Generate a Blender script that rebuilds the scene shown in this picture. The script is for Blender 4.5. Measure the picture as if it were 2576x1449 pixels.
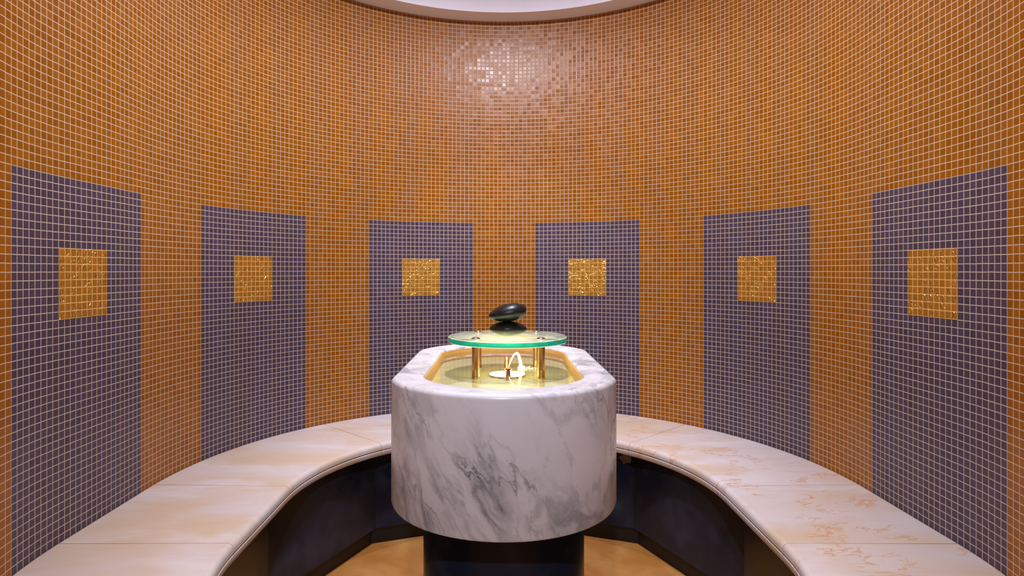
import bpy, bmesh, math, random
from mathutils import Vector

# ------------------------------------------------------------------ units
# 1 unit "t" = one wall tile (22 mm).  W(X, Z, h): X right, Z away from the
# camera, h height above the eye; the floor is HF tiles under the eye.
P = 0.022
HF = 54.6
def W(X, Z, h): return Vector((X * P, Z * P, (HF + h) * P))

scene = bpy.context.scene
for o in list(bpy.data.objects): bpy.data.objects.remove(o)
COL = scene.collection

# ------------------------------------------------------------------ camera
cam_d = bpy.data.cameras.new('camera'); cam = bpy.data.objects.new('camera', cam_d); COL.objects.link(cam)
cam.location = W(-1.01, 0, 0); cam.rotation_euler = (math.pi / 2, 0, 0)
cam_d.sensor_width = 36.0; cam_d.lens = 1540.9 / 2576 * 36
cam_d.shift_x = (1288 - 1257.3) / 2576; cam_d.shift_y = -(724.5 - 679.7) / 2576
cam_d.clip_start = 0.02; cam_d.clip_end = 50
scene.camera = cam
# ------------------------------------------------------------------ world, lamps, exposure
world = bpy.data.worlds.new('world'); scene.world = world; world.use_nodes = True
world.node_tree.nodes['Background'].inputs[0].default_value = (0.6, 0.6, 0.7, 1)
world.node_tree.nodes['Background'].inputs[1].default_value = 0.05
def lamp(name, kind, loc, power, color, size):
    d = bpy.data.lights.new(name, kind); d.energy = power; d.color = color
    if kind == 'AREA': d.shape = 'DISK'; d.size = size
    else: d.shadow_soft_size = size
    o = bpy.data.objects.new(name, d); o.location = loc; COL.objects.link(o); return o
# recessed ceiling downlight over the fountain, plus two unseen fill spots added to brighten
# the basin's front and the lower back wall
COOL = (0.94, 0.96, 1.10)
lamp('ceiling_lamp', 'AREA', W(-1.0, 91, 68.0), 74, COOL, 0.16)
def spot(name, loc, aim, power, size, blend, color=COOL):
    o = lamp(name, 'SPOT', loc, power, color, 0.03)
    o.data.spot_size = math.radians(size); o.data.spot_blend = blend
    o.rotation_euler = (aim - loc).to_track_quat('-Z', 'Y').to_euler()
spot('fill_spot', W(-4, -15, 56), W(0, 64, -26), 205, 52, 0.8)
spot('fill_spot.001', W(0, 117, 67.5), W(0, 128, -18), 92, 66, 0.7, (0.84, 0.90, 1.25))
vs = scene.view_settings
vs.view_transform = 'Standard'; vs.look = 'None'; vs.gamma = 1; vs.use_curve_mapping = False
vs.exposure = -0.74

# ------------------------------------------------------------------ node helper
class NT:
    def __init__(s, name):
        s.m = bpy.data.materials.new(name); s.m.use_nodes = True
        s.t = s.m.node_tree; s.t.nodes.clear()
        s.out = s.n('ShaderNodeOutputMaterial')
    def n(s, t, **k):
        x = s.t.nodes.new(t)
        for a, b in k.items(): setattr(x, a, b)
        return x
    def set(s, sock, v):
        if v is None: return
        if isinstance(v, bpy.types.NodeSocket): s.t.links.new(v, sock)
        elif isinstance(v, (tuple, list)) and len(v) == 3 and sock.type == 'RGBA': sock.default_value = (*v, 1)
        else: sock.default_value = v
    def math(s, op, a, b=None, c=None, clamp=False):
        x = s.n('ShaderNodeMath', operation=op, use_clamp=clamp)
        for i, v in enumerate((a, b, c)): s.set(x.inputs[i], v)
        return x.outputs[0]
    def vmath(s, op, a, b=None, scale=None):
        x = s.n('ShaderNodeVectorMath', operation=op)
        s.set(x.inputs[0], a); s.set(x.inputs[1], b)
        if scale is not None: s.set(x.inputs['Scale'], scale)
        return x.outputs[0]
    def mix(s, f, a, b, blend='MIX'):
        x = s.n('ShaderNodeMix', data_type='RGBA', blend_type=blend)
        s.set(x.inputs[0], f); s.set(x.inputs[6], a); s.set(x.inputs[7], b)
        return x.outputs[2]
    def smooth(s, v, a, b, lo=0.0, hi=1.0):
        x = s.n('ShaderNodeMapRange', interpolation_type='SMOOTHSTEP')
        for i, q in enumerate((v, a, b, lo, hi)): s.set(x.inputs[i], q)
        return x.outputs[0]
    def noise(s, vec, scale, detail=3.0, rough=0.55, dist=0.0, out=0):
        x = s.n('ShaderNodeTexNoise')
        s.set(x.inputs['Vector'], vec); x.inputs['Scale'].default_value = scale
        x.inputs['Detail'].default_value = detail; x.inputs['Roughness'].default_value = rough
        x.inputs['Distortion'].default_value = dist
        return x.outputs[out]
    def coord(s, which='Object'): return s.n('ShaderNodeTexCoord').outputs[which]
    def mapping(s, v, rot=(0, 0, 0), scale=(1, 1, 1), loc=(0, 0, 0)):
        x = s.n('ShaderNodeMapping'); s.set(x.inputs[0], v)
        x.inputs['Rotation'].default_value = rot; x.inputs['Scale'].default_value = scale; x.inputs['Location'].default_value = loc
        return x.outputs[0]
    def bump(s, h, strength=0.3, dist=0.002, normal=None):
        x = s.n('ShaderNodeBump'); x.inputs['Strength'].default_value = strength; x.inputs['Distance'].default_value = dist
        s.set(x.inputs['Height'], h)
        if normal is not None: s.set(x.inputs['Normal'], normal)
        return x.outputs[0]
    def schlick(s, f0, normal=None):
        g = s.n('ShaderNodeNewGeometry')
        d = s.n('ShaderNodeVectorMath', operation='DOT_PRODUCT'); s.set(d.inputs[0], g.outputs['Incoming']); s.set(d.inputs[1], normal if normal is not None else g.outputs['Normal'])
        c = s.math('SUBTRACT', 1.0, s.math('ABSOLUTE', d.outputs['Value']), clamp=True)
        return s.math('MULTIPLY_ADD', s.math('POWER', c, 5.0), 1 - f0, f0)
    def principled(s, **k):
        x = s.n('ShaderNodeBsdfPrincipled')
        for a, b in k.items(): s.set(x.inputs[a.replace('_', ' ')], b)
        return x
    def done(s, sh):
        s.t.links.new(sh.outputs[0] if hasattr(sh, 'outputs') else sh, s.out.inputs[0]); return s.m

# ------------------------------------------------------------------ materials
def tile_material(name, dark, light, grout, rough, gold=False):
    k = NT(name)
    uv = k.coord('UV')
    wob = k.vmath('SCALE', k.vmath('SUBTRACT', k.noise(uv, 0.8, 1, out=1), (0.5, 0.5, 0.5)), scale=0.07)
    uw = k.vmath('ADD', k.vmath('MULTIPLY', k.vmath('ADD', uv, wob), (1, 1, 0)), (0, 0, 0.5))
    cell = k.vmath('FLOOR', uw)
    fr = k.vmath('FRACTION', uw)
    d = k.vmath('ABSOLUTE', k.vmath('SUBTRACT', fr, (0.5, 0.5, 0.5)))
    sp = k.n('ShaderNodeSeparateXYZ'); k.set(sp.inputs[0], d)
    e = k.math('MAXIMUM', sp.outputs[0], sp.outputs[1])
    g = k.smooth(e, 0.439, 0.456)                 # 1 in the grout
    wn = k.n('ShaderNodeTexWhiteNoise', noise_dimensions='3D'); k.set(wn.inputs['Vector'], cell)
    rnd = wn.outputs['Value']; rcol = wn.outputs['Color']
    fine = k.noise(uv, 7, 2)
    v = k.math('ADD', k.math('MULTIPLY', rnd, 0.75), k.math('MULTIPLY', fine, 0.25))
    tile = k.mix(v, dark, light)
    gn = k.noise(uv, 0.35, 2)
    gcol = k.mix(gn, tuple(c * 0.82 for c in grout), grout)
    col = k.mix(g, tile, gcol)
    geo = k.n('ShaderNodeNewGeometry')
    jit = k.vmath('SCALE', k.vmath('SUBTRACT', rcol, (0.5, 0.5, 0.5)), scale=0.065 if not gold else 0.16)
    nrm = k.vmath('NORMALIZE', k.vmath('ADD', geo.outputs['Normal'], jit))
    edge = k.smooth(e, 0.36, 0.45, 1.0, 0.0)
    if gold:
        wavy = k.math('GREATER_THAN', rnd, 0.52)
        rip = k.noise(k.mapping(uv, scale=(1, 0.7, 1)), 2.8, 0.5, 0.5, 0.9)
        hh = k.math('MULTIPLY', k.math('MULTIPLY', rip, wavy), 1.0)
        n1 = k.bump(hh, 1.0, 0.0045, nrm)
        n2 = k.bump(edge, 0.25, 0.001, n1)
        met = k.math('SUBTRACT', 1.0, g)
        r = k.math('ADD', k.math('MULTIPLY', g, 0.4), k.math('ADD', rough, k.math('MULTIPLY', rnd, -0.12)))
        return k.done(k.principled(Base_Color=col, Metallic=met, Roughness=r, Normal=n2))
    n2 = k.bump(k.math('ADD', edge, k.math('MULTIPLY', k.noise(uv, 9, 1), 0.12)), 0.22, 0.0010, nrm)
    r = k.math('ADD', k.math('MULTIPLY', g, 0.45), k.math('ADD', rough, k.math('MULTIPLY', rnd, 0.08)))
    return k.done(k.principled(Base_Color=col, Roughness=r, Normal=n2, Specular_IOR_Level=0.24))

M = {}
GROUT = (0.61, 0.465, 0.35)
M['orange'] = tile_material('orange_mosaic', (0.245, 0.071, 0.001), (0.335, 0.106, 0.002), GROUT, 0.26)
M['purple'] = tile_material('purple_mosaic', (0.058, 0.041, 0.062), (0.080, 0.054, 0.088), GROUT, 0.29)
M['gold'] = tile_material('gold_mosaic', (0.88, 0.47, 0.06), (1.0, 0.62, 0.13), (0.8, 0.52, 0.16), 0.40, gold=True)

def marble():
    k = NT('white_marble'); c = k.coord()
    q = k.mapping(c, rot=(0.2, math.radians(33), 0.15))
    q = k.mapping(q, scale=(1.0, 1.0, 0.40))
    warp = k.vmath('ADD', q, k.vmath('SCALE', k.vmath('SUBTRACT', k.noise(q, 6, 4, 0.6, out=1), (.5, .5, .5)), scale=0.13))
    grain = k.noise(c, 150, 4, 0.7)
    def vein(sc, wd, seed, det=4):
        n = k.noise(k.vmath('ADD', warp, (seed, seed * 1.7, seed * .3)), sc, det, 0.55)
        n = k.math('MULTIPLY_ADD', k.math('SUBTRACT', grain, 0.5), 0.035, n)
        return k.smooth(k.math('ABSOLUTE', k.math('SUBTRACT', n, 0.5)), 0.0, wd, 1.0, 0.0)
    v1 = vein(5.5, 0.055, 3.1); v2 = vein(11, 0.05, 7.7); v3 = vein(4.2, 0.014, 1.3, 6)
    blot = k.smooth(k.noise(k.vmath('ADD', warp, (4.2, 0.4, 1.9)), 3.6, 6, 0.66), 0.50, 0.66)
    mod = k.smooth(k.noise(c, 6, 2), 0.38, 0.64)
    mod2 = k.smooth(k.noise(k.vmath('ADD', c, (3, 1, 2)), 5, 2), 0.40, 0.66)
    a = k.math('MULTIPLY', v1, k.math('MULTIPLY_ADD', mod, 0.50, 0.12))
    b = k.math('MULTIPLY', v2, k.math('MULTIPLY', mod2, 0.34))
    f = k.math('MAXIMUM', k.math('MAXIMUM', a, b), k.math('MULTIPLY', k.math('MULTIPLY', v3, k.math('MULTIPLY_ADD', mod2, 0.75, 0.2)), 0.9))
    # a broad grey cloud low on the near face, right of the middle
    sp = k.n('ShaderNodeVectorMath', operation='DISTANCE'); k.set(sp.inputs[0], k.vmath('MULTIPLY', c, (1.0, 1.0, 0.75))); k.set(sp.inputs[1], (0.055, -0.50, 0.60))
    near = k.smooth(sp.outputs['Value'], 0.02, 0.22, 0.75, 0.0)
    bl = k.math('MULTIPLY', blot, k.math('MULTIPLY_ADD', near, 1.3, 0.38))
    f = k.math('ADD', f, k.math('MULTIPLY', bl, 0.62), clamp=True)
    f = k.math('MULTIPLY', f, k.math('MULTIPLY_ADD', grain, 0.9, 0.5), clamp=True)
    base = k.mix(k.noise(c, 9, 3), (0.62, 0.60, 0.635), (0.70, 0.685, 0.715))
    col = k.mix(f, base, (0.15, 0.155, 0.175))
    return k.done(k.principled(Base_Color=col, Roughness=0.30, Specular_IOR_Level=0.45))
M['marble'] = marble()

def cream_stone():
    k = NT('cream_stone'); c = k.coord()
    q = k.mapping(c, rot=(0, 0, 0.3), scale=(0.7, 1.5, 1))
    warp = k.vmath('ADD', q, k.vmath('SCALE', k.vmath('SUBTRACT', k.noise(q, 4, 3, out=1), (.5, .5, .5)), scale=0.25))
    big = k.smooth(k.noise(warp, 2.6, 3, 0.5), 0.34, 0.66)
    base = k.mix(big, (0.62, 0.545, 0.525), (0.60, 0.455, 0.325))
    pale = k.smooth(k.noise(k.vmath('ADD', warp, (5, 2, 0)), 3.4, 3), 0.48, 0.7)
    base = k.mix(k.math('MULTIPLY', pale, 0.7), base, (0.68, 0.625, 0.625))
    n = k.noise(k.vmath('ADD', warp, (9, 1, 3)), 5.5, 6, 0.62)
    v = k.smooth(k.math('ABSOLUTE', k.math('SUBTRACT', n, 0.5)), 0.0, 0.02, 1.0, 0.0)
    sp = k.n('ShaderNodeSeparateXYZ'); k.set(sp.inputs[0], c)
    side = k.smooth(sp.outputs[0], -0.2, 0.6, 0.12, 0.75)
    gate = k.smooth(k.noise(c, 6, 2), 0.40, 0.56)
    v = k.math('MULTIPLY', k.math('MULTIPLY', v, gate), side)
    col = k.mix(v, base, (0.56, 0.26, 0.08))
    streak = k.smooth(k.noise(k.mapping(c, rot=(0, 0, 0.25), scale=(0.35, 2.2, 1)), 16, 5, 0.65), 0.42, 0.72)
    col = k.mix(k.math('MULTIPLY', streak, 0.30), col, (0.60, 0.42, 0.33))
    col = k.mix(k.math('MULTIPLY', k.smooth(k.noise(c, 120, 2), 0.66, 0.76), 0.3), col, (0.42, 0.28, 0.2))
    return k.done(k.principled(Base_Color=col, Roughness=0.5, Specular_IOR_Level=0.3))
M['cream'] = cream_stone()

def dark_stone():
    k = NT('black_stone'); c = k.coord()
    cloud = k.smooth(k.noise(c, 5, 4, 0.6), 0.42, 0.72)
    col = k.mix(cloud, (0.009, 0.013, 0.028), (0.025, 0.034, 0.054))
    scr = k.noise(k.mapping(c, rot=(0.5, 0.6, 0.9), scale=(1, 1, 6)), 60, 3, 0.7)
    s2 = k.math('MULTIPLY', k.smooth(scr, 0.70, 0.78), k.smooth(k.noise(c, 8, 2), 0.48, 0.62))
    col = k.mix(k.math('MULTIPLY', s2, 0.6), col, (0.16, 0.16, 0.13))
    r = k.math('MULTIPLY_ADD', cloud, 0.12, 0.26)
    return k.done(k.principled(Base_Color=col, Roughness=r, Specular_IOR_Level=0.3))
M['dark'] = dark_stone()

def floor_stone():
    k = NT('tan_floor_stone'); c = k.coord()
    w = k.vmath('ADD', c, k.vmath('SCALE', k.noise(c, 3, 3, out=1), scale=0.25))
    f = k.smooth(k.noise(w, 4, 5, 0.6), 0.3, 0.7)
    col = k.mix(f, (0.42, 0.162, 0.032), (0.55, 0.265, 0.08))
    col = k.mix(k.math('MULTIPLY', k.smooth(k.noise(w, 14, 5, 0.65), 0.55, 0.75), 0.5), col, (0.44, 0.17, 0.06))
    return k.done(k.principled(Base_Color=col, Roughness=0.3))
M['floor'] = floor_stone()

def plain(name, col, rough=0.6, metal=0.0, var=0.06, sc=6, **kw):
    k = NT(name); c = k.coord()
    cc = k.mix(k.noise(c, sc, 3), tuple(x * (1 - var) for x in col), tuple(min(1, x * (1 + var)) for x in col))
    return k.done(k.principled(Base_Color=cc, Roughness=rough, Metallic=metal, **kw))
M['ceiling'] = plain('lavender_plaster', (0.84, 0.82, 0.92), 0.8)
M['soffit'] = plain('beige_plaster', (0.88, 0.86, 0.88), 0.8)
M['plaster'] = plain('entrance_plaster', (0.62, 0.50, 0.40), 0.8)
M['steel'] = plain('polished_steel', (0.62, 0.62, 0.66), 0.16, 1.0)
M['toe'] = plain('toe_kick_black', (0.006, 0.006, 0.008), 0.5)
M['joint'] = plain('brown_joint_grout', (0.26, 0.12, 0.06), 0.8, var=0.2, sc=40)
M['patch'] = plain('grey_patch', (0.20, 0.17, 0.16), 0.8, var=0.4, sc=90)

def gilt():
    k = NT('gold_leaf'); c = k.coord()
    f = k.noise(k.mapping(c, scale=(1, 2.2, 1)), 9, 4, 0.6)
    col = k.mix(f, (0.58, 0.29, 0.07), (0.76, 0.46, 0.15))
    n = k.bump(k.noise(c, 30, 3), 0.15, 0.003)
    return k.done(k.principled(Base_Color=col, Metallic=0.15, Roughness=0.45, Normal=n))
M['gilt'] = gilt()
M['gilt_floor'] = plain('olive_gilt', (0.56, 0.47, 0.24), 0.5, 0.0, 0.2, 14)
def brass():
    k = NT('aged_brass'); c = k.coord()
    q = k.mapping(c, scale=(1, 1, 0.25))
    f = k.smooth(k.noise(q, 60, 4, 0.65), 0.35, 0.65)
    col = k.mix(f, (0.30, 0.155, 0.045), (0.68, 0.46, 0.19))
    return k.done(k.principled(Base_Color=col, Metallic=1.0, Roughness=k.math('MULTIPLY_ADD', f, -0.12, 0.34)))
M['brass'] = brass()

M['copper'] = plain('dark_copper', (0.34, 0.14, 0.05), 0.3, 0.9, 0.25, 60)
def stone_black():
    k = NT('basalt_pebble'); c = k.coord()
    f = k.noise(c, 22, 4, 0.6)
    col = k.mix(f, (0.004, 0.004, 0.004), (0.012, 0.011, 0.010))
    pit = k.smooth(k.noise(c, 55, 2), 0.70, 0.74)
    n = k.bump(k.math('SUBTRACT', k.math('MULTIPLY', f, 0.2), pit), 0.35, 0.0015)
    return k.done(k.principled(Base_Color=col, Roughness=k.math('MULTIPLY_ADD', f, 0.2, 0.26), Normal=n, Specular_IOR_Level=0.26))
M['pebble'] = stone_black()

def water_mat():
    k = NT('water'); c = k.coord()
    n = k.bump(k.math('ADD', k.noise(k.mapping(c, scale=(1, 1.6, 1)), 16, 2, 0.5, 0.6), k.math('MULTIPLY', k.noise(c, 55, 2), 0.25)), 0.10, 0.006)
    tr = k.n('ShaderNodeBsdfTransparent'); k.set(tr.inputs[0], (0.97, 0.98, 0.93))
    gl = k.n('ShaderNodeBsdfGlossy'); gl.inputs['Roughness'].default_value = 0.06; k.set(gl.inputs['Normal'], n)
    fr = k.schlick(0.02, n)
    mx = k.n('ShaderNodeMixShader'); k.set(mx.inputs[0], fr)
    k.set(mx.inputs[1], tr.outputs[0]); k.set(mx.inputs[2], gl.outputs[0])
    return k.done(mx)
M['water'] = water_mat()
def clear_water():
    k = NT('water_depth'); tr = k.n('ShaderNodeBsdfTransparent'); k.set(tr.inputs[0], (0.97, 0.98, 0.95)); return k.done(tr)
M['water_depth'] = clear_water()

def glass_mat(name, tint, body, amount, rough=0.03):
    """tinted glass: clear part + a share of cloudy, light-scattering body, with a polished coat"""
    k = NT(name); c = k.coord()
    tr = k.n('ShaderNodeBsdfTransparent'); k.set(tr.inputs[0], tint)
    tl = k.n('ShaderNodeBsdfTranslucent'); k.set(tl.inputs[0], body)
    df = k.n('ShaderNodeBsdfDiffuse'); k.set(df.inputs[0], body)
    b = k.n('ShaderNodeMixShader'); b.inputs[0].default_value = 0.35
    k.set(b.inputs[1], tl.outputs[0]); k.set(b.inputs[2], df.outputs[0])
    m1 = k.n('ShaderNodeMixShader')
    f = k.math('MULTIPLY', k.smooth(k.noise(k.mapping(c, scale=(1, 2, 1)), 14, 3), 0.3, 0.7, 0.6, 1.3), amount)
    k.set(m1.inputs[0], f); k.set(m1.inputs[1], tr.outputs[0]); k.set(m1.inputs[2], b.outputs[0])
    gl = k.n('ShaderNodeBsdfGlossy'); gl.inputs['Roughness'].default_value = rough
    fr = k.schlick(0.04)
    m2 = k.n('ShaderNodeMixShader'); k.set(m2.inputs[0], fr)
    k.set(m2.inputs[1], m1.outputs[0]); k.set(m2.inputs[2], gl.outputs[0])
    return k.done(m2)
M['glass'] = glass_mat('pale_green_glass', (0.84, 0.96, 0.90), (0.90, 0.94, 0.88), 0.62, 0.14)
M['glass_edge'] = glass_mat('green_glass_edge', (0.03, 0.42, 0.34), (0.005, 0.25, 0.20), 0.70)
M['jet'] = glass_mat('bubbly_water', (0.96, 0.96, 0.94), (0.95, 0.92, 0.85), 0.34, 0.08)

def lamp_mat():
    k = NT('lamp_lens'); e = k.n('ShaderNodeEmission')
    k.set(e.inputs[0], (1.0, 0.84, 0.50)); e.inputs[1].default_value = 115
    return k.done(e)
M['lamp'] = lamp_mat()

# ------------------------------------------------------------------ object helpers
def tag(o, label=None, cat=None, group=None, kind=None):
    if label: o['label'] = label
    if cat: o['category'] = cat
    if group: o['group'] = group
    if kind: o['kind'] = kind
    return o
def empty(name, loc):
    o = bpy.data.objects.new(name, None); COL.objects.link(o); o.location = loc; o.empty_display_size = 0.05; return o
def obj(name, bm, mats, parent=None, smooth=False, normals=True):
    if normals: bmesh.ops.recalc_face_normals(bm, faces=bm.faces)
    me = bpy.data.meshes.new(name); 
    if smooth:
        for f in bm.faces: f.smooth = True
    bm.to_mesh(me); bm.free()
    for m in (mats if isinstance(mats, (list, tuple)) else [mats]): me.materials.append(m)
    o = bpy.data.objects.new(name, me); COL.objects.link(o)
    if parent is not None:
        o.parent = parent
        root = Vector((0, 0, 0)); q = parent
        while q is not None: root += q.location; q = q.parent
        me.transform(__import__('mathutils').Matrix.Translation(-root))
    if smooth == 'angle':
        for e in me.edges: pass
        me.set_sharp_from_angle(angle=math.radians(38))
    return o

# ------------------------------------------------------------------ plan of the room (stadium with a round back)
R, B_, ZC, ZS = 54.30, 55.38, 92.35, 74.27
_N = 4000
_tab = [0.0]; _px, _pz = 0.0, B_
for i in range(1, _N + 1):
    t = math.pi / 2 * i / _N; x, z = R * math.sin(t), B_ * math.cos(t)
    _tab.append(_tab[-1] + math.hypot(x - _px, z - _pz)); _px, _pz = x, z
SQ = _tab[-1]
import bisect
def plan(s, d=0.0):
    """point at arc length s (tiles, 0 = middle of the back, + right), d tiles inward of the wall face"""
    a = abs(s); sg = 1 if s >= 0 else -1
    if a < SQ:
        i = bisect.bisect_left(_tab, a); i = max(1, min(_N, i))
        f = (a - _tab[i - 1]) / (_tab[i] - _tab[i - 1]); t = math.pi / 2 * (i - 1 + f) / _N
        x, z = R * math.sin(t), B_ * math.cos(t)
        n = Vector((math.sin(t) / R, math.cos(t) / B_)).normalized(); zz = ZC + z
    else:
        zz = ZC - (a - SQ); x = R; n = Vector((1, 0))
        if zz < ZS:
            t = (ZS - zz) / R; x = R * math.cos(t); zz = ZS - R * math.sin(t); n = Vector((math.cos(t), -math.sin(t)))
    return sg * (x - d * n[0]), zz - d * n[1]
H0, PV, HB, HC = 11.375, 0.966, -33.0, 59.87
S_END = 158.0

def srange(a, b, step=1.0):
    """stations on tile joints (k + 0.5) between a and b"""
    out = [a]; k = math.floor(a - 0.5) + 1.5
    while k <= a + 1e-6: k += 1
    while k < b - 1e-6: out.append(k); k += step
    out.append(b); return out
def shell(bm, s0, s1, h0, h1, oin, oout):
    """closed curved block following the wall; UV counts tiles"""
    uvl = bm.loops.layers.uv.verify(); ss = srange(s0, s1); rows = []
    for s in ss:
        a, b = plan(s, -oin), plan(s, -oout)
        rows.append([bm.verts.new(W(a[0], a[1], h0)), bm.verts.new(W(a[0], a[1], h1)), bm.verts.new(W(b[0], b[1], h1)), bm.verts.new(W(b[0], b[1], h0))])
    hs = [h0, h1, h1, h0]
    def face(vs, uvs):
        f = bm.faces.new(vs)
        for l, u in zip(f.loops, uvs): l[uvl].uv = u
    U = lambda s, h: (s + 0.5, (h - H0) / PV)
    for i in range(len(ss) - 1):
        for j in range(4):
            q = (j + 1) % 4
            face([rows[i][j], rows[i + 1][j], rows[i + 1][q], rows[i][q]], [U(ss[i], hs[j]), U(ss[i + 1], hs[j]), U(ss[i + 1], hs[q]), U(ss[i], hs[q])])
    for i in (0, -1): face(rows[i], [U(ss[i], h) for h in hs])

# ------------------------------------------------------------------ walls with six inset purple panels
PANELS = [-100, -60, -20, 20, 60, 100]
PB = H0 - 46 * PV
def wall(name, s0, s1):
    bm = bmesh.new(); shell(bm, s0, s1, H0, HC, 0, 5); shell(bm, s0, s1, -HF, PB, 0, 5)
    cuts = sorted([(c - 12.5, c + 12.5) for c in PANELS if c - 12.5 >= s0 - 1e-6 and c + 12.5 <= s1 + 1e-6]); x = s0
    for a, b in cuts:
        if a > x + 1e-6: shell(bm, x, a, PB, H0, 0, 5)
        shell(bm, a, b, PB, H0, 0.55, 5); x = b
    if x < s1 - 1e-6: shell(bm, x, s1, PB, H0, 0, 5)
    tag(obj(name, bm, M['orange']), kind='structure')
wall('wall_back', -87.5, 87.5); wall('wall_left', -S_END, -87.5); wall('wall_right', 87.5, S_END)

where = ['leftmost of the six', 'second from the left', 'just left of the stacked stones', 'just right of the stacked stones', 'second from the right', 'rightmost of the six']
for c, w in zip(PANELS, where):
    X, Z = plan(c, 0)
    root = empty('mosaic_panel', W(X, Z, PB))
    tag(root, f'tall purple mosaic wall panel with gold square, {w}', 'wall panel', 'purple mosaic panels round the curved wall')
    g0, g1 = H0 - 18 * PV, H0 - 9 * PV
    bm = bmesh.new(); T = 0.5
    q = 0.02
    shell(bm, c - 12.5 + q, c + 12.5 - q, g1, H0 - q, 0, T); shell(bm, c - 12.5 + q, c + 12.5 - q, PB + q, g0, 0, T)
    shell(bm, c - 12.5 + q, c - 4.5, g0, g1, 0, T); shell(bm, c + 4.5, c + 12.5 - q, g0, g1, 0, T)
    obj('purple_tiling', bm, M['purple'], root)
    bm = bmesh.new(); shell(bm, c - 4.5, c + 4.5, g0, g1, -0.06, T)
    obj('gold_inlay', bm, M['gold'], root)['label'] = 'square of smooth and rippled gold tiles'

# ------------------------------------------------------------------ floor, ceiling, soffit, entrance
def box(bm, x0, x1, z0, z1, h0, h1):
    v = [bm.verts.new(W(x, z, h)) for h in (h0, h1) for x, z in ((x0, z0), (x1, z0), (x1, z1), (x0, z1))]
    for q in ((0, 1, 2, 3), (4, 5, 6, 7), (0, 1, 5, 4), (1, 2, 6, 5), (2, 3, 7, 6), (3, 0, 4, 7)): bm.faces.new([v[i] for i in q])
bm = bmesh.new(); box(bm, -64, 64, -46, 156, -HF - 4, -HF); tag(obj('floor', bm, M['floor']), kind='structure')
XE, ZE = plan(S_END, 0)
def prism(bm, pts, h0, h1, mat_side=0, mat_cap=0):
    lo = [bm.verts.new(W(x, z, h0)) for x, z in pts]; hi = [bm.verts.new(W(x, z, h1)) for x, z in pts]
    n = len(pts)
    for i in range(n):
        f = bm.faces.new([lo[i], lo[(i + 1) % n], hi[(i + 1) % n], hi[i]]); f.material_index = mat_side
    for r in (lo, hi): bm.faces.new(r).material_index = mat_cap
# soffit ring: from just over the wall to 5.4 tiles inward
ring_s = [x for x in srange(-S_END, S_END, 2.0)]
def ring(bm, d0, d1, h0, h1):
    rows = []
    for s in ring_s:
        a, b = plan(s, d0), plan(s, d1)
        rows.append([bm.verts.new(W(*a, h0)), bm.verts.new(W(*b, h0)), bm.verts.new(W(*b, h1)), bm.verts.new(W(*a, h1))])
    n = len(rows)
    for i in range(n - 1):
        for j in range(4):
            q = (j + 1) % 4; bm.faces.new([rows[i][j], rows[i + 1][j], rows[i + 1][q], rows[i][q]])
    bm.faces.new(rows[0]); bm.faces.new(rows[-1])
bm = bmesh.new(); ring(bm, -5, 5.4, HC + 0.02, HC + 0.1); tag(obj('trim_1', bm, M['soffit']), kind='structure')
bm = bmesh.new(); ring(bm, 3.0, 5.4, HC + 0.1, HC + 8.6)       # side of the raised recess
pts = [plan(s, 3.0) for s in ring_s]; prism(bm, pts, HC + 8.7, HC + 11)
box(bm, -XE - 6, XE + 6, -46, plan(S_END, 5.4)[1] + 1.0, HC + 0.02, HC + 4)
tag(obj('ceiling', bm, M['ceiling']), kind='structure')
bm = bmesh.new()
box(bm, -XE - 5, -XE, -42, ZE - 3.3, -HF, HC); box(bm, XE, XE + 5, -42, ZE - 3.3, -HF, HC); box(bm, -XE - 5, XE + 5, -46, -42, -HF, HC)
tag(obj('wall_front', bm, M['plaster']), kind='structure')

# ------------------------------------------------------------------ bench
bench = empty('stone_bench', W(0, 92, -HF))
tag(bench, 'curved cream stone bench on black risers running round the foot of the mosaic wall', 'bench')
def sweep(bm, prof, s0, s1, step=1.5):
    n = max(2, int((s1 - s0) / step) + 1); rows = []
    for i in range(n + 1):
        s = s0 + (s1 - s0) * i / n
        rows.append([bm.verts.new(W(*plan(s, d), h)) for d, h in prof])
    m = len(prof)
    for i in range(n):
        for j in range(m):
            q = (j + 1) % m; bm.faces.new([rows[i][j], rows[i + 1][j], rows[i + 1][q], rows[i][q]])
    bm.faces.new(rows[0]); bm.faces.new(rows[-1])
DF, RF = 21.15, 0.78
top_prof = [(0.12, HB), (DF - RF, HB)] + [(DF - RF + RF * math.sin(a), HB - RF + RF * math.cos(a)) for a in [math.pi / 2 * i / 8 for i in range(1, 9)]] + [(DF, HB - 1.16), (DF - 0.06, HB - 1.22), (0.12, HB - 1.22)]
fas_prof = [(13, HB - 1.23), (DF - 0.55, HB - 1.23), (DF - 0.55, HB - 1.36), (DF - 0.10, HB - 1.36), (DF, HB - 1.46), (DF, HB - 2.12), (DF - 0.12, HB - 2.28), (13, HB - 2.28)]
JO = [-147.5, -104.6, -84.2, -43.3, 43.3, 84.2, 104.6, 147.5]
for a, b in zip(JO[:-1], JO[1:]):
    bm = bmesh.new(); sweep(bm, top_prof, a + 0.06, b - 0.06); sl = obj('seat_slab', bm, M['cream'], bench, smooth='angle')
    bm = bmesh.new(); sweep(bm, fas_prof, a + 0.06, b - 0.06); obj('edge_strip', bm, M['cream'], sl, smooth='angle')
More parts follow.
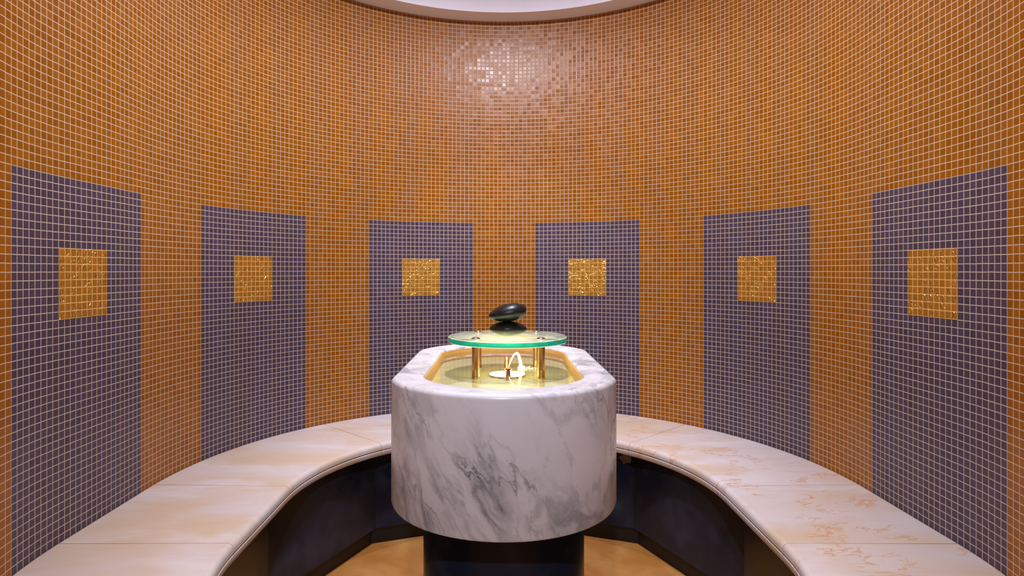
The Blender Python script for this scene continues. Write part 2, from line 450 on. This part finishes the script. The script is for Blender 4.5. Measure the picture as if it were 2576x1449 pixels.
for j in JO[1:-1]:                                   # thin brown grout in the joints between slabs
    bm = bmesh.new()
    sweep(bm, [(0.2, HB - 0.03)] + [(d - 0.035, h - 0.03) for d, h in top_prof[1:-3]] + [(DF - 0.04, HB - 2.1), (DF - 1.2, HB - 2.1), (DF - 1.2, HB - 1.2), (0.2, HB - 1.2)], j - 0.055, j + 0.055, 0.1)
    obj('joint', bm, M['joint'], bench)
# risers: eight-sided black stone skirt under the seat, on a recessed toe kick
poly = [(-27.0, 47.0), (-37.1, 73.5), (-37.1, 95.6), (-25.7, 121.4), (0, 131.0), (25.7, 121.4), (37.1, 95.6), (37.1, 73.5), (27.0, 47.0)]
def off(poly, k):
    out = []
    for i, p in enumerate(poly):
        v = Vector(p); ns = []
        for a, b in ((i - 1, i), (i, i + 1)):
            if 0 <= a and b < len(poly):
                e = (Vector(poly[b]) - Vector(poly[a])).normalized(); ns.append(Vector((-e[1], e[0])))
        n = sum(ns, Vector((0, 0))).normalized(); c = n.dot(ns[0])
        out.append(tuple(v + n * (k / c)))
    return out
p0, p1, p2, p3 = poly, off(poly, 1.0), off(poly, 1.25), off(poly, 2.2)
def seg(pa, pb, i, h0, h1, bm, e=0.02):
    a0, a1, b1, b0 = [Vector(q) for q in (pa[i], pa[i + 1], pb[i + 1], pb[i])]
    prism(bm, [a0.lerp(a1, e / (a1 - a0).length), a1.lerp(a0, e / (a1 - a0).length), b1.lerp(b0, e / (b1 - b0).length), b0.lerp(b1, e / (b1 - b0).length)], h0, h1)
for i in range(len(poly) - 1):
    bm = bmesh.new(); seg(p0, p1, i, -51.2, HB - 2.3, bm); obj('riser_panel', bm, M['dark'], bench)
bm = bmesh.new()
for i in range(len(poly) - 1): seg(p2, p3, i, -HF, -51.0, bm, 0.0)
obj('toe_kick', bm, M['toe'], bench)
# small uneven grey-beige patch high on the riser right of the fountain
a, b = Vector(poly[4]), Vector(poly[5]); e = (b - a).normalized(); n = Vector((e[1], -e[0]))
if n[1] > 0: n = -n
bm = bmesh.new(); rnd = random.Random(3); cpos = b - e * 0.6; pts = []
cpt = []
for i in range(14):
    t = 2 * math.pi * i / 14; r = 1 + rnd.uniform(-0.25, 0.25); cpt.append((1.3 * r * math.cos(t), -37.4 + 0.95 * r * math.sin(t)))
lo = [bm.verts.new(W(*(cpos + e * (u - 1.2) + n * 0.01), h)) for u, h in cpt]; hi = [bm.verts.new(W(*(cpos + e * (u - 1.2) + n * 0.10), h)) for u, h in cpt]
for i in range(14): bm.faces.new([lo[i], lo[(i + 1) % 14], hi[(i + 1) % 14], hi[i]])
bm.faces.new(lo); bm.faces.new(hi)
obj('grey_patch', bm, M['patch'], bench)

# ------------------------------------------------------------------ fountain
AX, ZM = -0.54, 83.9
def outline(hw, zn, zf, sag, corner, n=40):
    """straight sides along the depth, bowed ends; hw half width, sag bow depth, corner rounding"""
    Rr = (hw * hw + sag * sag) / (2 * sag); al = math.asin(min(1, hw / Rr)) if sag < hw else math.pi - math.asin(hw / Rr)
    pts = []
    cf = zf - Rr; cn = zn + Rr
    for i in range(n + 1):
        t = -al + 2 * al * i / n; pts.append((AX + Rr * math.sin(t), cf + Rr * math.cos(t)))
    for i in range(n + 1):
        t = al - 2 * al * i / n; pts.append((AX + Rr * math.sin(t), cn - Rr * math.cos(t)))
    for _ in range(corner):                          # relax the corners
        m = len(pts); q = []
        for i in range(m):
            x0, x1, x2 = pts[i - 1], pts[i], pts[(i + 1) % m]
            q.append(x1 if min(math.dist(x0, x1), math.dist(x1, x2)) > 5 else x1)
        pts = q
    return pts
def inset(pts, k):
    n = len(pts); out = []
    for i in range(n):
        a, b, c = Vector(pts[i - 1]), Vector(pts[i]), Vector(pts[(i + 1) % n])
        e = ((b - a).normalized() + (c - b).normalized()).normalized(); out.append(tuple(b + Vector((e[1], -e[0])) * k))
    return out
RIM, BOT, WAT = -12.51, -27.35, -13.38
outer = outline(13.2, 61.2, 106.6, 10.6, 0); inner = outline(9.5, 64.95, 102.6, 7.6, 0)
fount = empty('fountain', W(AX, ZM, -HF))
tag(fount, 'white veined marble fountain basin with gold lining on a black stone pedestal', 'fountain')
def loops_to_mesh(bm, loops, close_first=True, close_last=True):
    vs = [[bm.verts.new(W(x, z, h)) for x, z in pts] for pts, h in loops]; n = len(vs[0])
    for a, b in zip(vs[:-1], vs[1:]):
        for i in range(n): bm.faces.new([a[i], a[(i + 1) % n], b[(i + 1) % n], b[i]])
    if close_first: bm.faces.new(vs[0])
    if close_last: bm.faces.new(vs[-1])
# marble: bottom, side, rounded rim, down the inside
L = [(inset(outer, 3.0), BOT), (inset(outer, 0.35), BOT), (inset(outer, 0.1), BOT + 0.1), (outer, BOT + 0.35)]
for i in range(7):
    a = math.pi / 2 * i / 6; L.append((inset(outer, 0.62 * (1 - math.cos(a))), RIM - 0.62 + 0.62 * math.sin(a)))
for i in range(5):
    a = math.pi / 2 * i / 4; L.append((inset(inner, -0.3 * (1 - math.sin(a))), RIM - 0.3 + 0.3 * math.cos(a)))
L.append((inner, -15.0)); 
bm = bmesh.new(); loops_to_mesh(bm, L); obj('basin', bm, M['marble'], fount, smooth='angle')
lin_o, lin_i = inset(inner, 0.02), inset(inner, 0.16)
bm = bmesh.new(); loops_to_mesh(bm, [(lin_o, -14.95), (lin_o, RIM - 0.34), (lin_i, RIM - 0.34), (lin_i, -14.5)])
bm.faces.ensure_lookup_table(); bm.faces[-1].material_index = 1
obj('gold_lining', bm, [M['gilt'], M['gilt_floor']], fount, smooth='angle')
ped = outline(9.5, 64.8, 103.0, 7.6, 0)
bm = bmesh.new(); loops_to_mesh(bm, [(ped, -HF), (ped, BOT - 0.01)]); obj('pedestal', bm, M['dark'], fount, smooth='angle')
def lathe(bm, X, Z, prof, n=28):
    rows = []
    for r, h in prof:
        if r < 1e-6: rows.append([bm.verts.new(W(X, Z, h))])
        else: rows.append([bm.verts.new(W(X + r * math.cos(2 * math.pi * i / n), Z + r * math.sin(2 * math.pi * i / n), h)) for i in range(n)])
    for a, b in zip(rows[:-1], rows[1:]):
        for i in range(n):
            j = (i + 1) % n
            if len(a) == 1: bm.faces.new([a[0], b[j], b[i]])
            elif len(b) == 1: bm.faces.new([a[i], a[j], b[0]])
            else: bm.faces.new([a[i], a[j], b[j], b[i]])
    if len(rows[0]) > 1: bm.faces.new(rows[0])
    if len(rows[-1]) > 1: bm.faces.new(rows[-1])
# underwater lamp and the two nozzles
LX, LZ = 0.0, 84.0
bm = bmesh.new(); lathe(bm, LX, LZ, [(2.52, -14.49), (2.52, -14.22), (2.45, -14.22), (2.45, -14.3), (0, -14.3)], 40)
lamp = obj('lamp_ring', bm, M['brass'], fount, smooth='angle')
bm = bmesh.new(); lathe(bm, LX, LZ, [(0, -14.29), (2.4, -14.29), (2.4, -14.2), (0, -14.17)], 40)
obj('lamp_lens', bm, M['lamp'], lamp)['label'] = 'glowing round lens under the water'
for X, Z, ht, sc, lb in ((0.10, 80.9, -12.95, 1.0, 'low copper nozzle at the front'), (-0.02, 88.0, -12.42, 1.0, 'taller copper nozzle at the back')):
    bm = bmesh.new(); rr = 0.54 if ht < -12.6 else 0.42
    lathe(bm, X, Z, [(0.36 * sc, -14.49), (0.30 * sc, ht - 0.42), (0.30 * sc, ht - 0.3), (rr - 0.04, ht - 0.12), (rr, ht - 0.05), (rr, ht), (0.42 * sc, ht), (0.22 * sc, ht - 0.12), (0, ht - 0.12)])
    obj('nozzle', bm, M['copper'], fount, smooth='angle')['label'] = lb
# water filling the basin
win = inset(inner, 0.2)
water = empty('pool_water', W(AX, ZM, -14.1))
tag(water, 'shallow clear water with a small jet filling the gold lined marble basin', 'water')
bm = bmesh.new(); prism(bm, win, -14.1, WAT, 1, 0)
for f in bm.faces:
    if all(abs(v.co.z - (HF - 14.1) * P) < 1e-5 for v in f.verts): f.material_index = 1
obj('water_body', bm, [M['water'], M['water_depth']], water)
# jet: rises from the front nozzle, bends over to the right and falls back
def tube(bm, pts, rad, n=12):
    rows = []
    for i, p in enumerate(pts):
        p = Vector(p); t = (Vector(pts[min(i + 1, len(pts) - 1)]) - Vector(pts[max(i - 1, 0)])).normalized()
        u = t.cross(Vector((0, 1, 0))).normalized(); v = t.cross(u)
        rows.append([bm.verts.new(W(*(p + (u * math.cos(a) + v * math.sin(a)) * rad[i]))) for a in [2 * math.pi * k / n for k in range(n)]])
    for a, b in zip(rows[:-1], rows[1:]):
        for i in range(n): bm.faces.new([a[i], a[(i + 1) % n], b[(i + 1) % n], b[i]])
    bm.faces.new(rows[0]); bm.faces.new(rows[-1])
def arc(x0, x1, z0, z1, h0, top, h1, n=16, ph=0.0):
    out = []
    for i in range(n + 1):
        t = i / n; x = x0 + (x1 - x0) * t; z = z0 + (z1 - z0) * t
        pk = 0.62; h = top - (top - h0) * ((pk - t) / pk) ** 2 if t < pk else top - (top - h1) * ((t - pk) / (1 - pk)) ** 2
        out.append((x, z, h))
    return out
bm = bmesh.new(); a_ = arc(0.10, 1.95, 80.9, 82.6, -12.97, -11.1, WAT); n_ = len(a_)
tube(bm, a_, [0.08 + 0.15 * (i / (n_ - 1)) ** 1.4 for i in range(n_)])
obj('water_jet', bm, M['jet'], water, smooth=True)
bm = bmesh.new(); rnd = random.Random(5)
def ball(bm, X, Z, h, r):
    lathe(bm, X, Z, [(0, h - r), (r * .7, h - r * .7), (r, h), (r * .7, h + r * .7), (0, h + r)], 8)
for i in range(150):
    f = rnd.random() ** 1.8
    ball(bm, 1.7 + 2.9 * f + rnd.uniform(-.3, .3), 82.6 + rnd.uniform(-0.7, 1.6), WAT + 0.04 + rnd.random() ** 2 * 0.45 * (1 - f), rnd.uniform(0.015, 0.07) * (1.4 - f))
sp_ = obj('splash', bm, M['jet'], water, smooth=True); sp_['kind'] = 'stuff'; sp_['label'] = 'bright foam where the jet falls'

# ------------------------------------------------------------------ glass stand over the water
GX, GZ, GR, GT, GB = 0.08, 86.7, 8.37, -9.27, -10.04
stand = empty('glass_stand', W(GX, GZ, WAT))
tag(stand, 'round green edged glass disc standing on four brass posts in the basin', 'stand')
bm = bmesh.new(); n = 128
prof = [(GR - 0.08, GB), (GR, GB + 0.08), (GR, GT - 0.08), (GR - 0.08, GT)]
rows = [[bm.verts.new(W(GX + r * math.cos(2 * math.pi * i / n), GZ + r * math.sin(2 * math.pi * i / n), h)) for i in range(n)] for r, h in prof]
for a, b in zip(rows[:-1], rows[1:]):
    for i in range(n): bm.faces.new([a[i], a[(i + 1) % n], b[(i + 1) % n], b[i]]).material_index = 1
for r in (rows[0], rows[-1]): bm.faces.new(r).material_index = 0
bm.normal_update()
for f in bm.faces:                                   # the thin bevelled arrises read pale
    if len(f.verts) == 4 and abs(f.normal.z) > 0.2: f.material_index = 0
obj('glass_disc', bm, [M['glass'], M['glass_edge']], stand, smooth='angle')
for X, Z in ((-4.25, 82.2), (4.55, 82.2), (-4.25, 91.2), (4.45, 91.2)):
    bm = bmesh.new(); lathe(bm, X, Z, [(0.53, -14.49), (0.53, -14.2), (0.51, -14.15), (0.51, GB - 0.14), (0.60, GB - 0.12), (0.60, GB - 0.01)])
    ps = obj('post', bm, M['brass'], stand, smooth='angle')
    bm = bmesh.new(); lathe(bm, X, Z, [(0.60, GT + 0.005), (0.62, GT + 0.06), (0.55, GT + 0.17), (0.40, GT + 0.26), (0.2, GT + 0.31), (0, GT + 0.33)])
    obj('cap', bm, M['steel'], ps, smooth='angle')['label'] = 'polished steel dome cap'

# ------------------------------------------------------------------ two balanced stones
def pebble(name, X, Z, h, a, b, c, tilt, egg, label, seed):
    bm = bmesh.new(); bmesh.ops.create_uvsphere(bm, u_segments=48, v_segments=28, radius=1.0)
    from mathutils import noise as mn
    for v in bm.verts:
        x, y, z = v.co
        k = 1 + egg * x; fl = 1 - 0.10 * z * z
        d = 1 + 0.05 * mn.noise(Vector((x + seed, y, z)) * 1.3)
        p = Vector((x * a * d * fl, y * b * d * (1 + 0.3 * egg * x), z * c * k * d))
        ct, st = math.cos(tilt), math.sin(tilt)
        v.co = Vector((p.x * ct - p.z * st, p.y, p.x * st + p.z * ct)) * P
    lo = min(v.co.z for v in bm.verts)
    for v in bm.verts: v.co.z -= lo
    bmesh.ops.recalc_face_normals(bm, faces=bm.faces)
    me = bpy.data.meshes.new(name)
    for f in bm.faces: f.smooth = True
    bm.to_mesh(me); bm.free(); me.materials.append(M['pebble'])
    o = bpy.data.objects.new(name, me); COL.objects.link(o); o.location = W(X, Z, h)
    return tag(o, label, 'stone', 'smooth stones balanced on the glass')
S1 = pebble('pebble', 0.12, 86.0, GT + 0.004, 2.66, 2.2, 1.04, 0.0, 0.02, 'flat black pebble lying on the glass disc, lower of the two', 2.0)
S2 = pebble('pebble.001', 0.10, 86.0, GT + 2.07, 2.72, 2.1, 1.26, math.radians(11), 0.12, 'tilted black pebble balanced on top of the other stone', 9.0)
